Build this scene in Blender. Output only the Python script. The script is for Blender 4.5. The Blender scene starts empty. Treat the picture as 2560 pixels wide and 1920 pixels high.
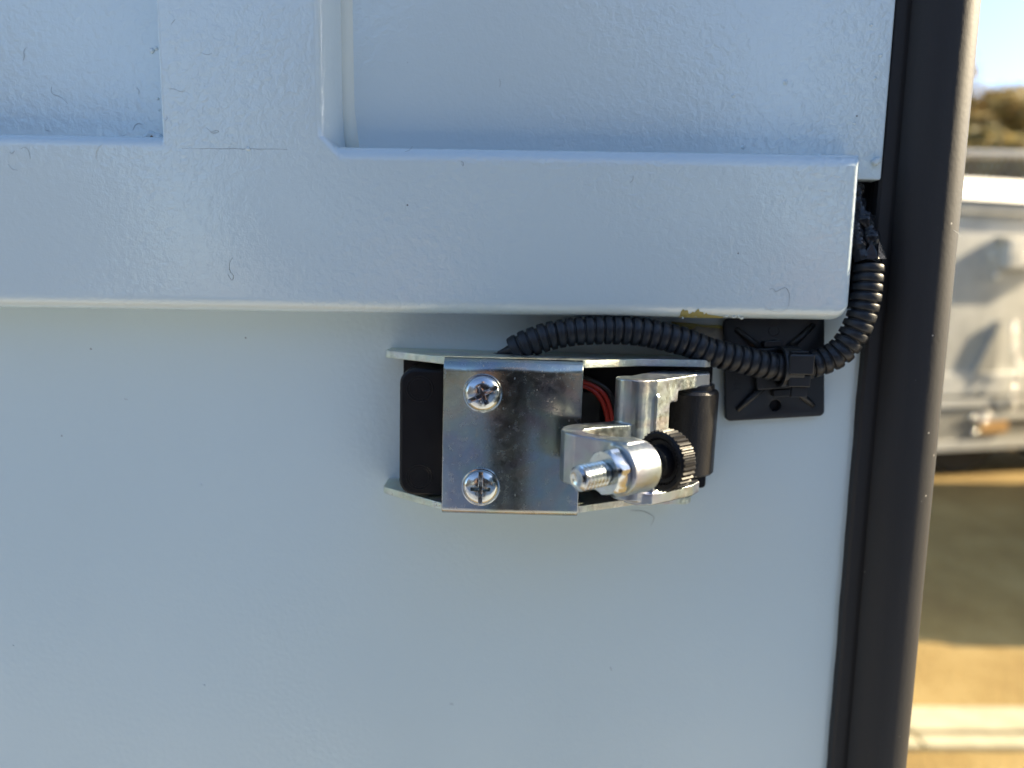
import bpy, bmesh, math, random
from mathutils import Vector, Matrix, noise
random.seed(7)
S = bpy.context.scene
COL = S.collection

# ------------------------------------------------------------------ camera, sky, sun, exposure
CAMD = 0.180            # metres from the painted wall
CAMH = 1.05             # metres above the yard
PITCH = math.atan(241/1775.0)
ROLL = 0.0155
Fv = Vector((0, math.cos(PITCH), -math.sin(PITCH)))
R0 = Vector((1, 0, 0)); U0 = Vector((0, math.sin(PITCH), math.cos(PITCH)))
Rv = R0*math.cos(ROLL) + U0*math.sin(ROLL)
Uv = U0*math.cos(ROLL) - R0*math.sin(ROLL)
cam = bpy.data.cameras.new('camera'); co = bpy.data.objects.new('camera', cam); COL.objects.link(co)
co.matrix_world = Matrix(((Rv.x, Uv.x, -Fv.x, 0), (Rv.y, Uv.y, -Fv.y, -CAMD), (Rv.z, Uv.z, -Fv.z, CAMH), (0, 0, 0, 1)))
cam.sensor_width = 36; cam.lens = 36*1775/2560.0
cam.clip_start = 0.01; cam.clip_end = 600
cam.dof.use_dof = True; cam.dof.focus_distance = 0.156; cam.dof.aperture_fstop = 9.6
S.camera = co

SUN_EL = math.radians(27); SUN_AZ = math.radians(4)      # azimuth from +X towards +Y
w = bpy.data.worlds.new('World'); S.world = w; w.use_nodes = True
nt = w.node_tree; bg = nt.nodes['Background']
sk = nt.nodes.new('ShaderNodeTexSky'); sk.sky_type = 'NISHITA'; sk.sun_disc = False
sk.sun_elevation = SUN_EL; sk.sun_rotation = math.radians(90) - SUN_AZ
sk.air_density = 0.85; sk.dust_density = 0.6; sk.ozone_density = 1.6
nt.links.new(sk.outputs[0], bg.inputs[0]); bg.inputs[1].default_value = 0.12
sl = bpy.data.lights.new('sun', 'SUN'); sl.energy = 4.9; sl.angle = math.radians(0.5); sl.color = (1.0, 0.83, 0.56)
so = bpy.data.objects.new('sun', sl); COL.objects.link(so)
sd = Vector((math.cos(SUN_EL)*math.cos(SUN_AZ), math.cos(SUN_EL)*math.sin(SUN_AZ), math.sin(SUN_EL)))
so.rotation_euler = sd.to_track_quat('Z', 'Y').to_euler()
S.view_settings.view_transform = 'Standard'; S.view_settings.look = 'None'
S.view_settings.exposure = 1.63; S.view_settings.gamma = 1.0
S.view_settings.use_curve_mapping = False
S.render.engine = 'CYCLES'; S.cycles.use_denoising = True; S.cycles.max_bounces = 8

# ------------------------------------------------------------------ helpers
MM = 0.001
def W(x, z, d):
    """wall coordinates in mm (x right, z up from the camera foot, d out of the wall) to world metres"""
    return Vector((x*MM, -d*MM, CAMH + z*MM))
def PX(px, py, d):
    """where the measured photo point lies on the plane d mm in front of the wall, in wall mm"""
    v = Fv*1775 + Rv*(px-1280) + Uv*(960-py)
    t = (CAMD*1000-d)/v.y
    return Vector((v.x*t, v.z*t, d))
DROT = -0.0115
def DV(x, z, d):
    """device coordinates: the whole switch sits turned a little clockwise"""
    cx, cz = 0.0, -33.8
    dx, dz = x-cx, z-cz
    c, s = math.cos(DROT), math.sin(DROT)
    return W(cx + c*dx - s*dz, cz + s*dx + c*dz, d)

def link(name, me, mat=None, parent=None, smooth=False, angle=None):
    o = bpy.data.objects.new(name, me); COL.objects.link(o)
    if mat: me.materials.append(mat)
    if parent: o.parent = parent
    if smooth:
        for p in me.polygons: p.use_smooth = True
        if angle is not None: me.set_sharp_from_angle(angle=math.radians(angle))
    return o
def tag(o, label=None, cat=None, group=None, kind=None):
    if label: o['label'] = label
    if cat: o['category'] = cat
    if group: o['group'] = group
    if kind: o['kind'] = kind
    return o
def empty(name, label, cat, group=None):
    o = bpy.data.objects.new(name, None); COL.objects.link(o); o.empty_display_size = 0.02
    return tag(o, label, cat, group)
def mesh_from(verts, faces):
    me = bpy.data.meshes.new('m'); me.from_pydata([tuple(v) for v in verts], [], faces); me.update(); return me
def fixn(me):
    bm = bmesh.new(); bm.from_mesh(me); bmesh.ops.recalc_face_normals(bm, faces=bm.faces); bm.to_mesh(me); bm.free(); return me
def prism(poly, z0, z1, fn):
    """poly in (x, d), extruded between heights z0 and z1"""
    n = len(poly); vs = [fn(x, z0, d) for x, d in poly] + [fn(x, z1, d) for x, d in poly]
    fs = [list(range(n))[::-1], list(range(n, 2*n))] + [[i, (i+1) % n, (i+1) % n + n, i+n] for i in range(n)]
    return vs, fs
def prism_d(poly, d0, d1, fn):
    """poly in (x, z), extruded between depths d0 and d1"""
    n = len(poly); vs = [fn(x, z, d0) for x, z in poly] + [fn(x, z, d1) for x, z in poly]
    fs = [list(range(n))[::-1], list(range(n, 2*n))] + [[i, (i+1) % n, (i+1) % n + n, i+n] for i in range(n)]
    return vs, fs
def join(*parts):
    V, Fc = [], []
    for vs, fs in parts:
        b = len(V); V += list(vs); Fc += [[i+b for i in f] for f in fs]
    return V, Fc
def rrect(x0, z0, x1, z1, r, n=6):
    out = []
    for cx, cz, a0 in ((x1-r, z1-r, 0), (x0+r, z1-r, 90), (x0+r, z0+r, 180), (x1-r, z0+r, 270)):
        for k in range(n+1):
            a = math.radians(a0 + 90*k/n); out.append((cx+r*math.cos(a), cz+r*math.sin(a)))
    return out
def bevelled(name, vf, mat, parent, width, seg=2, angle=35, smooth=True):
    me = fixn(mesh_from(*vf))
    bm = bmesh.new(); bm.from_mesh(me)
    ed = [e for e in bm.edges if len(e.link_faces) == 2 and e.calc_face_angle(0) > math.radians(angle)]
    bmesh.ops.bevel(bm, geom=ed, offset=width*MM, segments=seg, profile=0.5, affect='EDGES', clamp_overlap=True)
    bm.to_mesh(me); bm.free()
    o = link(name, me, mat, parent, smooth, 40)
    wn = o.modifiers.new('weighted', 'WEIGHTED_NORMAL'); wn.keep_sharp = True; wn.weight = 100
    return o
def frame_of(t):
    t = t.normalized(); up = Vector((0, -1, 0)) if abs(t.y) < 0.9 else Vector((0, 0, 1))
    a = t.cross(up).normalized(); b = t.cross(a).normalized(); return a, b
def sweep(pts, rad, sides=16, cap=True, wob=None):
    """tube along world points, one radius (m) per point, with transported frames"""
    V, Fc = [], []; a = None
    n = len(pts)
    for i, p in enumerate(pts):
        t = (pts[min(i+1, n-1)] - pts[max(i-1, 0)]).normalized()
        if a is None: a, b = frame_of(t)
        else:
            a = (a - t*a.dot(t)).normalized(); b = t.cross(a)
        r = rad[i] if hasattr(rad, '__len__') else rad
        for k in range(sides):
            an = 2*math.pi*k/sides
            rr = r*(1 + (wob(i, k) if wob else 0))
            V.append(p + (a*math.cos(an) + b*math.sin(an))*rr)
    for i in range(n-1):
        for k in range(sides):
            k2 = (k+1) % sides
            Fc.append([i*sides+k, i*sides+k2, (i+1)*sides+k2, (i+1)*sides+k])
    if cap: Fc.append(list(range(sides))[::-1]); Fc.append([(n-1)*sides+k for k in range(sides)])
    return V, Fc
def lathe(base, axis, prof, sides=32, rfun=None):
    """prof: (s along axis mm, radius mm); base world point"""
    axis = axis.normalized(); a, b = frame_of(axis); V, Fc = [], []
    for s, r in prof:
        for k in range(sides):
            an = 2*math.pi*k/sides; rr = r*(rfun(s, k) if rfun else 1)
            V.append(base + axis*s*MM + (a*math.cos(an)+b*math.sin(an))*rr*MM)
    n = len(prof)
    for i in range(n-1):
        for k in range(sides):
            k2 = (k+1) % sides; Fc.append([i*sides+k, i*sides+k2, (i+1)*sides+k2, (i+1)*sides+k])
    Fc.append(list(range(sides))[::-1]); Fc.append([(n-1)*sides+k for k in range(sides)])
    return V, Fc
def catmull(P, step):
    out = []
    Q = [P[0]*2-P[1]] + list(P) + [P[-1]*2-P[-2]]
    for i in range(1, len(Q)-2):
        m = max(2, int((Q[i+1]-Q[i]).length/step))
        for k in range(m):
            t = k/m; a, b, c, d = Q[i-1], Q[i], Q[i+1], Q[i+2]
            out.append(0.5*((2*b)+(c-a)*t+(2*a-5*b+4*c-d)*t*t+(3*b-a-3*c+d)*t**3))
    out.append(P[-1]); return out
def resample(path, offs):
    L = [0]
    for i in range(1, len(path)): L.append(L[-1]+(path[i]-path[i-1]).length)
    out = []; j = 0
    for s in offs:
        while j < len(L)-2 and L[j+1] < s: j += 1
        t = (s-L[j])/max(1e-9, L[j+1]-L[j]); out.append(path[j].lerp(path[j+1], min(max(t, 0), 1)))
    return out
def length(path): return sum((path[i]-path[i-1]).length for i in range(1, len(path)))

# ------------------------------------------------------------------ materials
def mat(name, base, rough=0.5, metal=0.0, spec=0.5, coat=0.0, coat_r=0.1):
    m = bpy.data.materials.new(name); m.use_nodes = True
    b = m.node_tree.nodes['Principled BSDF']
    b.inputs['Base Color'].default_value = (*base, 1); b.inputs['Roughness'].default_value = rough
    b.inputs['Metallic'].default_value = metal; b.inputs['Specular IOR Level'].default_value = spec
    b.inputs['Coat Weight'].default_value = coat; b.inputs['Coat Roughness'].default_value = coat_r
    return m
def N(m, t, **kw):
    n = m.node_tree.nodes.new(t)
    for k, v in kw.items(): setattr(n, k, v)
    return n
def L(m, a, b): m.node_tree.links.new(a, b)
def coords(m, scale=(1, 1, 1)):
    tc = N(m, 'ShaderNodeTexCoord'); mp = N(m, 'ShaderNodeMapping'); mp.inputs['Scale'].default_value = scale
    L(m, tc.outputs['Object'], mp.inputs[0]); return mp.outputs[0]
def noise_tex(m, vec, scale, detail=3, rough=0.5, dist=0):
    n = N(m, 'ShaderNodeTexNoise'); n.inputs['Scale'].default_value = scale; n.inputs['Detail'].default_value = detail
    n.inputs['Roughness'].default_value = rough; n.inputs['Distortion'].default_value = dist
    L(m, vec, n.inputs['Vector']); return n.outputs['Fac']
def bump(m, h, dist, strength=1.0, prev=None, both=True):
    b = N(m, 'ShaderNodeBump'); b.inputs['Distance'].default_value = dist; b.inputs['Strength'].default_value = strength
    L(m, h, b.inputs['Height'])
    if prev: L(m, prev, b.inputs['Normal'])
    pb = m.node_tree.nodes['Principled BSDF']
    L(m, b.outputs[0], pb.inputs['Normal'])
    if both: L(m, b.outputs[0], pb.inputs['Coat Normal'])
    return b.outputs[0]
def ramp(m, fac, stops, interp='LINEAR'):
    r = N(m, 'ShaderNodeValToRGB'); r.color_ramp.interpolation = interp
    e = r.color_ramp.elements
    while len(e) < len(stops): e.new(0.5)
    for i, (p, c) in enumerate(stops): e[i].position = p; e[i].color = (*c, 1) if len(c) == 3 else c
    L(m, fac, r.inputs[0]); return r.outputs[0]
def base_link(m, out, key='Base Color'): L(m, out, m.node_tree.nodes['Principled BSDF'].inputs[key])
def math_n(m, op, a, b):
    n = N(m, 'ShaderNodeMath', operation=op)
    for i, v in enumerate((a, b)):
        if isinstance(v, (int, float)): n.inputs[i].default_value = v
        else: L(m, v, n.inputs[i])
    return n.outputs[0]
def mixc(m, fac, c1, c2, mode='MIX'):
    n = N(m, 'ShaderNodeMix', data_type='RGBA', blend_type=mode)
    for i, v in ((0, fac), (6, c1), (7, c2)):
        if isinstance(v, (int, float)): n.inputs[i].default_value = v
        elif isinstance(v, tuple): n.inputs[i].default_value = (*v, 1)
        else: L(m, v, n.inputs[i])
    return n.outputs[2]

def paint(name, base, rough, peel, size, patchy=True):
    m = mat(name, base, rough, coat=1.0, coat_r=0.06, spec=0.5)
    m.node_tree.nodes['Principled BSDF'].inputs['Coat IOR'].default_value = 1.65
    v = coords(m)
    n1 = noise_tex(m, v, size, 2.5, 0.55, 0.4)
    if patchy:
        msk = noise_tex(m, v, 22, 1, 0.5)
        mm_ = ramp(m, msk, [(0.36, (0.3,)*3), (0.62, (1, 1, 1))])
        n1 = math_n(m, 'MULTIPLY', n1, mm_)
    p = bump(m, n1, peel)
    n2 = noise_tex(m, v, 2600, 1, 0.5)
    bump(m, n2, peel*0.10, 1.0, p)
    bump(m, noise_tex(m, v, 16, 1, 0.4), 0.0011, 1.0, m.node_tree.nodes['Principled BSDF'].inputs['Normal'].links[0].from_socket)
    # tiny dark specks of dust
    vo = N(m, 'ShaderNodeTexVoronoi'); vo.inputs['Scale'].default_value = 140; L(m, v, vo.inputs['Vector'])
    sp = ramp(m, vo.outputs['Distance'], [(0.0, (1, 1, 1)), (0.022, (1, 1, 1)), (0.035, (0, 0, 0))])
    sel = noise_tex(m, v, 75, 0, 0.5)
    sp2 = math_n(m, 'MULTIPLY', sp, ramp(m, sel, [(0.60, (0, 0, 0)), (0.64, (1, 1, 1))]))
    cl = noise_tex(m, v, 7, 3, 0.6)
    tone = ramp(m, cl, [(0.3, tuple(c*0.955 for c in base)), (0.7, base)])
    base_link(m, mixc(m, sp2, tone, (0.12, 0.13, 0.14)))
    return m
M = {}
M['paint'] = paint('white_gloss_paint', (0.665, 0.785, 0.825), 0.30, 0.00022, 620)
M['paint_low'] = paint('white_satin_paint', (0.65, 0.77, 0.80), 0.36, 0.00009, 700)
M['paint_low'].node_tree.nodes['Principled BSDF'].inputs['Coat Roughness'].default_value = 0.22
M['paint_low'].node_tree.nodes['Principled BSDF'].inputs['Coat Weight'].default_value = 0.6
M['cream'] = mat('cream_sealant', (0.74, 0.80, 0.74), 0.35)
M['cream_low'] = M['cream']
def zinc(name, tint=1.0, rough=0.10, edge=False, base=((0.33, 0.34, 0.35), (0.42, 0.43, 0.44))):
    m = mat(name, (0.6, 0.6, 0.6), rough, 1.0)
    v = coords(m)
    n1 = noise_tex(m, v, 90, 4, 0.6, 0.8)
    c1 = ramp(m, n1, [(0.25, base[0]), (0.75, base[1])])
    n2 = noise_tex(m, v, 55, 2, 0.5, 1.5)
    irid = ramp(m, n2, [(0.28, (0.78, 0.66, 0.90)), (0.42, (0.74, 0.86, 1.0)), (0.52, (0.78, 1.0, 0.92)), (0.62, (1.0, 0.95, 0.80)), (0.76, (1.0, 0.76, 0.78))])
    base_link(m, mixc(m, 0.55*tint, c1, irid, 'MULTIPLY'))
    n3 = noise_tex(m, v, 2600 if not edge else 1500, 3, 0.7)
    p = bump(m, n3, 0.000004 if not edge else 0.00028)
    vs = coords(m, (1, 1, 1) if not edge else (1.0, 0.2, 0.12))
    sc = noise_tex(m, vs, 900 if edge else 260, 2, 0.9, 2.5)
    line = ramp(m, sc, [(0.485, (0, 0, 0)), (0.5, (1, 1, 1)), (0.515, (0, 0, 0))])
    bump(m, line, 0.0000015 if not edge else 0.00022, 1.0, p)
    rr = ramp(m, noise_tex(m, v, 420, 5, 0.75), [(0.35, (rough*0.8,)*3), (0.75, (min(1, rough*1.7),)*3)])
    base_link(m, rr, 'Roughness')
    if not edge:
        vo = N(m, 'ShaderNodeTexVoronoi'); vo.inputs['Scale'].default_value = 700; L(m, coords(m, (1, 1, 0.6)), vo.inputs['Vector'])
        sp = ramp(m, vo.outputs['Distance'], [(0.0, (1, 1, 1)), (0.06, (1, 1, 1)), (0.13, (0, 0, 0))])
        f = math_n(m, 'MULTIPLY', sp, ramp(m, noise_tex(m, v, 380, 2), [(0.47, (0, 0, 0)), (0.54, (1, 1, 1))]))
        base_link(m, mixc(m, f, rr, (0.7, 0.7, 0.7)), 'Roughness')
        base_link(m, ramp(m, f, [(0, (1, 1, 1)), (1, (0.35,)*3)]), 'Metallic')
    return m
M['zinc'] = zinc('zinc_plate', 1.0, 0.20, False, ((0.33, 0.335, 0.335), (0.45, 0.45, 0.44)))
M['zinc_edge'] = zinc('zinc_sheared_edge', 1.0, 0.33, True, ((0.6, 0.6, 0.56), (0.85, 0.85, 0.78)))
M['cast'] = zinc('zinc_casting', 0.9, 0.36, False, ((0.33, 0.34, 0.35), (0.47, 0.48, 0.49)))
M['chrome'] = zinc('zinc_fastener', 0.5, 0.16, False, ((0.54, 0.55, 0.56), (0.66, 0.67, 0.68)))
def plastic(name, base, rough, bsc, bd, spec=0.5):
    m = mat(name, base, rough, spec=spec); v = coords(m)
    bump(m, noise_tex(m, v, bsc, 3, 0.6), bd)
    base_link(m, ramp(m, noise_tex(m, v, 300, 5, 0.7), [(0.3, (rough*0.85,)*3), (0.7, (min(1, rough*1.2),)*3)]), 'Roughness')
    return m
M['black'] = plastic('black_plastic', (0.004, 0.004, 0.006), 0.42, 1500, 0.00002, 0.3)
M['loom'] = plastic('black_loom_plastic', (0.011, 0.0135, 0.018), 0.42, 900, 0.00002)
M['grain'] = plastic('grained_black_plastic', (0.013, 0.012, 0.012), 0.36, 1500, 0.00009)
M['mountp'] = plastic('black_nylon', (0.013, 0.015, 0.018), 0.38, 1800, 0.000008)
M['tape'] = plastic('black_tape', (0.014, 0.014, 0.016), 0.22, 500, 0.0002)
def rubber():
    m = mat('black_rubber', (0.014, 0.027, 0.040), 0.60, spec=0.36); v = coords(m)
    p = bump(m, noise_tex(m, v, 900, 3, 0.6), 0.00005)
    v2 = coords(m, (1, 1, 0.15))
    bump(m, noise_tex(m, v2, 500, 2, 0.6), 0.00003, 1, p)
    vo = N(m, 'ShaderNodeTexVoronoi'); vo.inputs['Scale'].default_value = 260; L(m, v, vo.inputs['Vector'])
    sp = ramp(m, vo.outputs['Distance'], [(0.0, (1, 1, 1)), (0.05, (1, 1, 1)), (0.08, (0, 0, 0))])
    sel = noise_tex(m, v, 190, 0)
    f = math_n(m, 'MULTIPLY', sp, ramp(m, sel, [(0.62, (0, 0, 0)), (0.66, (1, 1, 1))]))
    base_link(m, mixc(m, f, (0.022, 0.022, 0.024), (0.3, 0.29, 0.27)))
    return m
M['rubber'] = rubber()
M['red'] = mat('red_wire', (0.42, 0.03, 0.02), 0.35)
M['wire'] = mat('black_wire', (0.012, 0.012, 0.014), 0.3)
M['yellow'] = mat('yellow_glue', (0.36, 0.32, 0.11), 0.55); bump(M['yellow'], noise_tex(M['yellow'], coords(M['yellow']), 500, 4, 0.7), 0.0003)
M['putty'] = mat('grey_putty', (0.33, 0.32, 0.29), 0.85); bump(M['putty'], noise_tex(M['putty'], coords(M['putty']), 900, 5, 0.8), 0.0004)
M['fibre'] = mat('dark_lint', (0.21, 0.25, 0.28), 0.7)
M['fibre_mid'] = mat('grey_lint', (0.30, 0.34, 0.38), 0.7)
M['fibre_pale'] = mat('pale_lint', (0.62, 0.65, 0.62), 0.6)
M['rust'] = mat('rust_speck', (0.20, 0.11, 0.05), 0.8)
M['shade_steel'] = mat('shade_dark_steel', (0.03, 0.03, 0.035), 0.6)  # shade of the gap and cable hole put into a near-black colour
M['under'] = mat('dark_chassis_paint', (0.03, 0.03, 0.03), 0.5)

# ------------------------------------------------------------------ the yard
def ground_mat():
    m = mat('yard_gravel', (0.3, 0.26, 0.19), 0.95, spec=0.2); v = coords(m)
    a = noise_tex(m, v, 3.0, 6, 0.65); b = noise_tex(m, v, 60, 4, 0.7)
    f = math_n(m, 'ADD', math_n(m, 'MULTIPLY', a, 0.6), math_n(m, 'MULTIPLY', b, 0.4))
    base_link(m, ramp(m, f, [(0.33, (0.20, 0.125, 0.050)), (0.5, (0.31, 0.212, 0.078)), (0.66, (0.42, 0.305, 0.13))]))
    bump(m, b, 0.012); return m
M['ground'] = ground_mat()
def rough_mat(name, c0, c1, sc, rough=0.9, bd=0.003, metal=0.0):
    m = mat(name, c0, rough, metal); v = coords(m); n = noise_tex(m, v, sc, 5, 0.65)
    base_link(m, ramp(m, n, [(0.3, c0), (0.7, c1)])); bump(m, n, bd); return m
M['concrete'] = rough_mat('kerb_concrete', (0.36, 0.31, 0.20), (0.50, 0.44, 0.29), 14)
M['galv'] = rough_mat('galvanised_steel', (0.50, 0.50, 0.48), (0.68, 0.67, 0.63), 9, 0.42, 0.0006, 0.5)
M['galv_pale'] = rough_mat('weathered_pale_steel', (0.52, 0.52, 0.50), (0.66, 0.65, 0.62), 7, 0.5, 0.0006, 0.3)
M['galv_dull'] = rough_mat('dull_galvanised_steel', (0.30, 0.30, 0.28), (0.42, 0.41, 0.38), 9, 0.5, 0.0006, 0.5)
M['shiny'] = mat('bright_chain_steel', (0.9, 0.88, 0.82), 0.21, 1.0)
M['amber'] = mat('amber_reflector', (0.55, 0.33, 0.14), 0.3)
M['tyre'] = rough_mat('tyre_rubber', (0.02, 0.02, 0.02), (0.035, 0.034, 0.032), 30, 0.8)
M['fence'] = rough_mat('fence_galvanised', (0.45, 0.44, 0.40), (0.6, 0.58, 0.52), 12, 0.5, 0.0005, 0.3)
M['bark'] = rough_mat('bark', (0.10, 0.08, 0.05), (0.2, 0.16, 0.11), 6)
def leafm(name, cs):
    m = mat(name, cs[0], 0.6); g = N(m, 'ShaderNodeNewGeometry')
    c = ramp(m, g.outputs['Random Per Island'], [(i/(len(cs)-1), c) for i, c in enumerate(cs)])
    base_link(m, c)
    tl = N(m, 'ShaderNodeBsdfTranslucent'); L(m, c, tl.inputs[0]); mx = N(m, 'ShaderNodeMixShader'); mx.inputs[0].default_value = 0.45
    L(m, m.node_tree.nodes['Principled BSDF'].outputs[0], mx.inputs[1]); L(m, tl.outputs[0], mx.inputs[2])
    L(m, mx.outputs[0], m.node_tree.nodes['Material Output'].inputs[0])
    return m
M['leaf'] = leafm('olive_gold_leaves', [(0.24, 0.19, 0.05), (0.42, 0.31, 0.09), (0.48, 0.33, 0.12), (0.28, 0.24, 0.07)])
M['leaf_b'] = leafm('green_leaves', [(0.16, 0.15, 0.05), (0.32, 0.26, 0.08), (0.38, 0.28, 0.10)])

g = [(-300, -300, 0), (300, -300, 0), (300, 300, 0), (-300, 300, 0)]
ground = tag(link('ground', mesh_from(g, [[0, 1, 2, 3]]), M['ground']), kind='structure')

def boxm(x0, x1, y0, y1, z0, z1):
    vs = [Vector((x, y, z)) for x in (x0, x1) for y in (y0, y1) for z in (z0, z1)]
    return vs, [[0, 1, 3, 2], [4, 6, 7, 5], [0, 4, 5, 1], [2, 3, 7, 6], [0, 2, 6, 4], [1, 5, 7, 3]]
def bev_w(name, vf, mt, parent, wdt, seg=2):
    return bevelled(name, vf, mt, parent, wdt*1000, seg)
ap = [(-9, -16, 0.004), (7.5, -16, 0.004), (7.5, -0.3, 0.004), (-9, -0.3, 0.004)]  # unseen pale slab added behind the camera to bounce sky light up
M['apron'] = rough_mat('bounce_apron_concrete', (0.42, 0.44, 0.44), (0.52, 0.53, 0.52), 1.5, 0.85, 0.001)
tag(link('bounce_apron', mesh_from(ap, [[0, 1, 2, 3]]), M['apron']), kind='structure')
# concrete edging strip across the yard: two courses with a joint between them
kerb = empty('kerb', 'pale concrete edging strip laid across the sunlit yard', 'kerb'); kerb['kind'] = 'structure'
del kerb['label'], kerb['category']
for (ya, yb, hh) in ((1.382, 1.482, 0.012), (1.318, 1.366, 0.014)):
    for k in range(9):
        x0 = -2.0 + k*0.75
        o = bev_w('kerb_stone', boxm(x0, x0+0.742, ya, yb, -0.05, hh), M['concrete'], kerb, 0.006)
kerb.rotation_euler = (0, 0, 0.02)

# ------------------------------------------------------------------ trees, fence, overhead wire
def tree(name, label, x, y, h, rx, n, lm, seed):
    rnd = random.Random(seed)
    root = empty(name, label, 'tree', 'trees behind the fence'); root.location = (x, y, 0)
    tr = []
    base = [Vector((0, 0, 0)), Vector((0.1, 0, h*0.25)), Vector((-0.1, 0.05, h*0.5)), Vector((0.05, 0, h*0.8))]
    parts = [sweep(base, [0.22, 0.17, 0.11, 0.03], 8)]
    for k in range(7):
        a = rnd.uniform(0, 6.28); z = h*rnd.uniform(0.25, 0.6)
        e = Vector((math.cos(a)*rx*0.7, math.sin(a)*rx*0.7, z+h*0.25)); s = Vector((0, 0, z))
        parts.append(sweep([s, s.lerp(e, 0.5)+Vector((0, 0, 0.1*h)), e], [0.09, 0.06, 0.02], 6))
    link('trunk', mesh_from(*join(*parts)), M['bark'], root, True)
    V, Fc = [], []
    cl = [(Vector((0, 0, h*0.9)), 0.22*rx), (Vector((rx*0.25, 0, h*0.82)), 0.25*rx), (Vector((-rx*0.3, 0, h*0.8)), 0.25*rx)]
    for k in range(46):
        a = rnd.uniform(0, 6.28); q = rnd.random()**0.5*rx*0.92; z = h*rnd.uniform(0.22, 0.92)
        q *= math.sqrt(max(0.1, 1-((z/h-0.5)/0.5)**2))
        cl.append((Vector((math.cos(a)*q, math.sin(a)*q, z)), rnd.uniform(0.14, 0.27)*rx))
    for i in range(n):
        c, r = rnd.choice(cl)
        dvec = Vector((rnd.gauss(0, 1), rnd.gauss(0, 1), rnd.gauss(0, 1))).normalized()*r*rnd.random()**0.4
        p = c+dvec; s = rnd.uniform(0.07, 0.14)
        u = Vector((rnd.gauss(0, 1), rnd.gauss(0, 1), rnd.gauss(0, 1))).normalized()
        t = u.orthogonal().normalized()
        b = len(V); V += [p-u*s, p+t*s*0.45, p+u*s, p-t*s*0.45]; Fc.append([b, b+1, b+2, b+3])
    link('crown', mesh_from(V, Fc), lm, root)
    return root
tree('broadleaf_tree', 'tall rounded golden tree behind the fence, nearest the black post', 14.4, 24.0, 9.0, 2.3, 17000, M['leaf'], 1)
tree('broadleaf_tree', 'lower olive tree behind the fence beside the tall golden one', 20.0, 30.5, 9.9, 2.6, 16000, M['leaf_b'], 2)
tree('broadleaf_tree', 'golden tree with a pointed top at the right edge behind the fence', 13.4, 19.2, 6.7, 1.8, 14000, M['leaf'], 3)
tree('broadleaf_tree', 'darker green bush low in front of the golden trees', 10.2, 16.3, 4.9, 1.6, 14000, M['leaf_b'], 4)
tree('broadleaf_tree', 'low golden shrub in front of the right hand tree', 9.2, 13.2, 4.0, 1.4, 12000, M['leaf'], 5)
tree('broadleaf_tree', 'spreading golden tree far back, seen between the nearer crowns', 21.9, 35.5, 10.8, 3.0, 14000, M['leaf'], 6)

FY = 7.85
fr = empty('chain_link_fence', 'chain link fence with a pale top rail behind the galvanised trailer', 'fence')
rz = 2.57
link('top_rail', mesh_from(*sweep([Vector((-4, FY, rz+0.04)), Vector((5.4, FY, rz)), Vector((14, FY, rz-0.03))], 0.042, 12)), M['fence'], fr, True)
for k in range(6):
    x = -3.6+k*3.1
    link('post', mesh_from(*sweep([Vector((x, FY+0.06, 0)), Vector((x, FY+0.06, 2.62))], 0.03, 10)), M['fence'], fr, True)
wires = []
for sgn in (1, -1):
    for k in range(120):
        x = 2.4+k*0.075
        for j in range(1):
            wires.append(sweep([Vector((x, FY-0.05+0.004*sgn, 0.1)), Vector((x+sgn*1.25, FY-0.05+0.004*sgn, 2.60))], 0.0022 if sgn < 0 else 0.0034, 4, False))
tag(link('wire_mesh', mesh_from(*join(*wires)), M['fence'], fr), kind='stuff')
ow = [Vector((4+k*2.0, 17+k*0.6, 13.9+0.42*k+0.02*(k-6)**2)) for k in range(14)]
tag(link('overhead_cable', mesh_from(*sweep(ow, 0.02, 6)), M['under'], None, True), 'thin dark overhead cable crossing the pale sky above the trees', 'cable')

# ------------------------------------------------------------------ galvanised trailer beyond
TH = math.radians(14); TS = 4.05/1775
def slope(px, py):
    v = Fv*1775 + Rv*(px-1280) + Uv*(960-py); return v.x/v.y, v.z/v.y
tx0 = slope(2400, 800)[0]*4.05
tr = empty('box_trailer', 'galvanised steel box trailer parked across the yard beyond the black post', 'trailer')
tr.location = (tx0, 4.05-CAMD, 0); tr.rotation_euler = (0, 0, TH)
def tz(py): return CAMH + slope(2450, py)[1]*4.09
def tu(px): return (px-2400)*TS/math.cos(TH)*1.0
def tbox(name, px0, px1, y0, y1, out0, out1, mt, bev=0.004):
    return bev_w(name, boxm(px0, px1, -out1, -out0, tz(y1), tz(y0)), mt, tr, bev)
XL, XR = -1.0, 1.7
# turned-over top rim, leaning back so that it meets the sun
rim = [Vector((x, y, z)) for x in (XL, XR) for (y, z) in ((-0.055, tz(503)), (0.02, tz(447)), (0.075, tz(447)), (0.075, tz(503)))]
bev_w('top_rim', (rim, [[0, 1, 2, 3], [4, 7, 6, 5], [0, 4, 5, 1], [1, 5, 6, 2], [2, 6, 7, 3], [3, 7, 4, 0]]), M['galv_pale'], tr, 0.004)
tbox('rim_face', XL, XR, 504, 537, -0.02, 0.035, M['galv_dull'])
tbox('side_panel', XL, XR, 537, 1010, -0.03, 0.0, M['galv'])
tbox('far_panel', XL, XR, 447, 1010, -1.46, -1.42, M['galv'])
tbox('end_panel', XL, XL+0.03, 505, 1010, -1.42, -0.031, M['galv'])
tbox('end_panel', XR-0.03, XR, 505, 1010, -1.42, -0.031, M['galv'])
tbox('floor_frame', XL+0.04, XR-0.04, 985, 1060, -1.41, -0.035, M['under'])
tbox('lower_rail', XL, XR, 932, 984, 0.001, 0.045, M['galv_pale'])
tbox('chassis_rail', XL, XR, 993, 1117, -0.03, 0.06, M['galv_dull'])
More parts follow.
